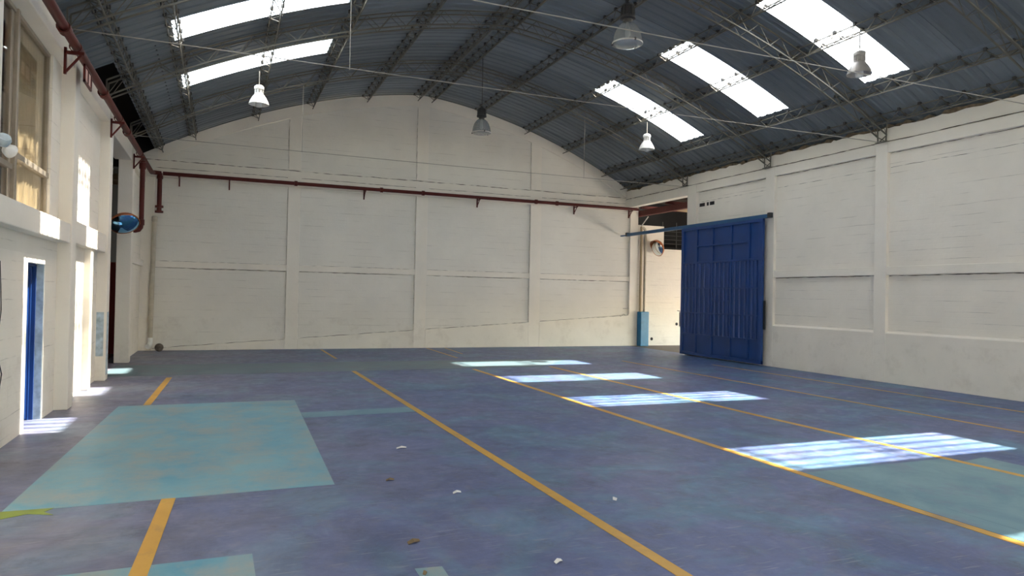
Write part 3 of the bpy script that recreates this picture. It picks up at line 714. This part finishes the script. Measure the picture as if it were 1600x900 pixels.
# ------------------------------------------------------------------ conduit at the right end of the far wall
t = thing('conduit', 'thin grey cable running down the far wall corner column', 'cable', (13.36, 21.478, 1.1))
MB().tube([(13.355,21.478,3.95),(13.36,21.478,2.6),(13.365,21.478,1.15),(13.25,21.478,1.07),(13.15,21.478,1.13),(13.02,21.478,1.04)], 0.012, 6).build('cable', M_LGREY, t)
MB().tube([(13.12,21.478,1.32),(13.38,21.478,1.32)], 0.014, 6).build('clip', M_LGREY, t)

# ------------------------------------------------------------------ guarded downpipe beyond the gate opening
t = thing('guarded_downpipe', 'cream downpipe with bright blue guard beside the gate opening', 'pipe', (13.95, 21.4, 0))
B(13.74, 14.08, 21.28, 21.54, 0.0, 1.22).build('guard', M_SKYB, t, bevel=0.02)
MB().tube([(13.80,21.44,1.2),(13.80,21.44,4.25)], 0.045, 10).build('pipe', M_WOOD, t, True)
MB().tube([(13.97,21.44,1.2),(13.97,21.44,4.05),(13.95,21.44,4.16),(13.88,21.44,4.22),(13.80,21.44,4.22)], 0.05, 10).build('pipe', M_PVC, t, True)

# ------------------------------------------------------------------ space beyond the gate opening (right)
struct(B(13.42, 19.0, 12.0, 21.75, -0.12, -0.003).build('floor_right_annex', M_CONC))
wa = struct(MB().prism([(13.70,0),(19,0),(19,3.5),(14.82,3.5),(14.82,4.32),(13.70,4.32)], 'y', 21.54, 21.75).build('wall_right_annex', M_WALL))
for x, z in ((14.37,0.24),(15.44,0.78)): MB().lathe([(0.001,0),(0.055,0),(0.055,0.012),(0.001,0.014)], (x,21.545,z), (0,-1,0), 14).build('pipe_hole', M_BLACK, wa)
struct(B(13.42, 19.0, 22.0, 22.2, 0, 6.0).build('wall_annex_dark_back', M_BLACK))  # painted black to stand for the darkness behind the grille
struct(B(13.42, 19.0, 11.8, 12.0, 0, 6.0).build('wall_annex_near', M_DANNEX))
wg = empty_struct('window_2')
for k in range(6): B(14.82+k*0.6, 14.845+k*0.6, 21.62, 21.65, 3.5, 4.5).build('grille_bar', M_CLIP, wg)
for z in (3.55, 3.70, 3.85, 4.0, 4.15): B(14.82, 19, 21.62, 21.64, z, z+.02).build('grille_bar', M_CLIP, wg)
ra = empty_struct('ceiling_right_annex')
def zra(y): return 5.05 + (21.6-y)*0.05
for k in range(10):
    y0 = 22.5-1.03*(k+1); vs_ = []; fs = []; pr = []
    for j in range(4): yy = y0+j*0.2575; pr += [(yy,0),(yy+.14,0),(yy+.17,.035),(yy+.23,.035)]
    pr.append((y0+1.03,0))
    for (xa, xb, mt) in ([(13.42,14.35,M_MILKY),(14.30,19.2,M_BROWN)] if k in (0, 1) else [(13.42,19.2,M_BROWN)]):
        vs_ = []; fs = []; zz = lambda x: 5.28-0.28*(x-13.42)/5.78
        for yy, h in pr: vs_ += [(xa,yy,zz(xa)+h),(xb,yy,zz(xb)+h)]
        for j in range(len(pr)-1): fs.append((2*j,2*j+2,2*j+3,2*j+1))
        MB().add(vs_, fs).build('roof_sheet', mt, ra)
B(13.72, 13.88, 12.0, 22.5, 4.62, 4.82).build('beam', M_DRED, ra)
for k in range(6): B(13.5, 19, 21.0-k*1.5, 21.08-k*1.5, 4.83, 4.93).build('rafter', M_DRED, ra)
MB().prism([(14.3,4.80),(19,4.62),(19,4.66),(14.3,4.84)], 'y', 19.2, 20.6).build('ceiling_board', M_WOOD, ra)
MB().tube([(13.78,21.4,4.28),(14.05,21.4,4.62)], 0.02, 6).build('strut', M_LGREY, ra)
struct(B(19.0, 19.2, 11.8, 22.2, 1.9, 5.3).build('wall_annex_light_block', M_DANNEX))  # unseen wall added to cut the daylight entering the annex
struct(B(19.0, 60.0, -30.0, 60.0, -0.2, -0.02).build('floor_yard', M_YARD))

# ------------------------------------------------------------------ dim space beyond the left opening
struct(B(-7.0, -2.45, YB, 22.5, -0.12, -0.002).build('floor_left_annex', M_CONC))
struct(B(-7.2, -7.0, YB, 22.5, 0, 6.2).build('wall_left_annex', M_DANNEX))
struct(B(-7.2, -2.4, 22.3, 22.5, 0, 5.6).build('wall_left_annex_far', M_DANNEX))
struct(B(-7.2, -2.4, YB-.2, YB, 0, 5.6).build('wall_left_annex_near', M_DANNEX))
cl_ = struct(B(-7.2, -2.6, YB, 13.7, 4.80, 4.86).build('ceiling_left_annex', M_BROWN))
B(-7.2, -1.15, 13.6, 22.5, 6.15, 6.2).build('added_sky_block', M_BLACK, cl_)  # black slab added to keep the sky out of the eave gap
B(-1.20, -1.15, 13.6, 22.5, zr(-1.2)+0.03, 6.15).build('added_sky_block_end', M_BLACK, cl_)  # black closures added around the slab so no sky leaks in
MB().prism([(-7.2,4.86),(-3.0,4.86)]+[(x, zr(x)+.025) for x in (-3.0,-2.6,-2.2,-1.8,-1.5,-1.15)]+[(-1.15,6.2),(-7.2,6.2)], 'y', 13.60, 13.64).build('added_sky_block_end', M_BLACK, cl_)
B(-7.2, -1.15, 21.82, 22.5, 5.0, 6.2).build('added_sky_block_end', M_BLACK, cl_)
for k in range(7): B(-7.0, -2.5, 15.6+k*0.95, 15.72+k*0.95, 4.45, 4.60).build('rafter', M_WOOD, cl_)
for k in range(3): B(-3.2-k*1.2, -3.08-k*1.2, 14, 22.3, 4.60, 4.8).build('rafter', M_BROWN, cl_)
o = B(-3.6, -2.45, 20.6, 20.75, 0.0, 2.35).build('red_board', M_DRED, None); tag(o, 'dark red board glimpsed through the gap in the left wall', 'board')
M_RBOARD = simple('red_board_paint', (0.30,0.02,0.015,1), 0.5); o.data.materials[0] = M_RBOARD

# ------------------------------------------------------------------ scraps and leaves on the floor
def scrap(x, y, s, mat, name, label, cat, group, rot):
    c, s_ = math.cos(rot), math.sin(rot); P = lambda u, v, h: (x+(u*c-v*s_)*s, y+(u*s_+v*c)*s, h)
    top = [P(-1,-.35,.004),(P(-.2,-.5,.016)),P(.9,-.2,.006),P(1,.3,.012),P(.1,.45,.022),P(-.8,.4,.008)]
    m_ = MB(); n = 6
    m_.add(top+[(a,b_,max(0.0021, h-.003)) for a,b_,h in top], [(0,1,4,5),(1,2,3,4),(6+0,6+5,6+4,6+1),(6+1,6+4,6+3,6+2)]+[(i,(i+1)%n,(i+1)%n+n,i+n) for i in range(n)])
    tag(m_.build(name, mat), label, cat, group)
scrap(2.03, 4.05, .035, M_SCRAP, 'paper_scrap', 'white paper scrap nearest the camera, left of the yellow line', 'scrap', 'floor scraps', .4)
scrap(1.90, 5.75, .04, M_SCRAP, 'paper_scrap', 'pale scrap on blue floor right of the turquoise rectangle', 'scrap', 'floor scraps', .1)
scrap(1.86, 7.6, .06, M_SCRAP, 'paper_scrap', 'white scrap between turquoise rectangle and long yellow line', 'scrap', 'floor scraps', .0)
scrap(1.25, 4.70, .05, M_LEAF, 'dry_leaf', 'curled dry leaf on the floor above the small turquoise square', 'leaf', 'dry leaves', .3)
scrap(1.45, 6.33, .04, M_LEAF, 'dry_leaf', 'small dark leaf beside the turquoise rectangle corner', 'leaf', 'dry leaves', .0)
scrap(1.18, 4.15, .025, M_LEAF, 'dry_leaf', 'tiny brown leaf lying on the small turquoise square', 'leaf', 'dry leaves', 1.0)
scrap(3.1, 5.15, .04, M_SCRAP, 'paper_scrap', 'pale sliver just right of the long yellow line', 'scrap', 'floor scraps', 1.0)

t = thing('loose_cable', 'thin dark cable hanging on the left wall before the blue door', 'cable', (-2.09, 8.6, 0.7))
MB().tube([(-2.092,8.60,1.95),(-2.09,8.64,1.7),(-2.09,8.68,1.45),(-2.092,8.64,1.3)], 0.005, 5).build('strand', M_DARK, t)
MB().tube([(-2.092,8.58,1.02),(-2.09,8.66,0.9),(-2.09,8.76,0.78),(-2.09,8.70,0.66),(-2.092,8.69,0.55)], 0.005, 5).build('strand', M_DARK, t)
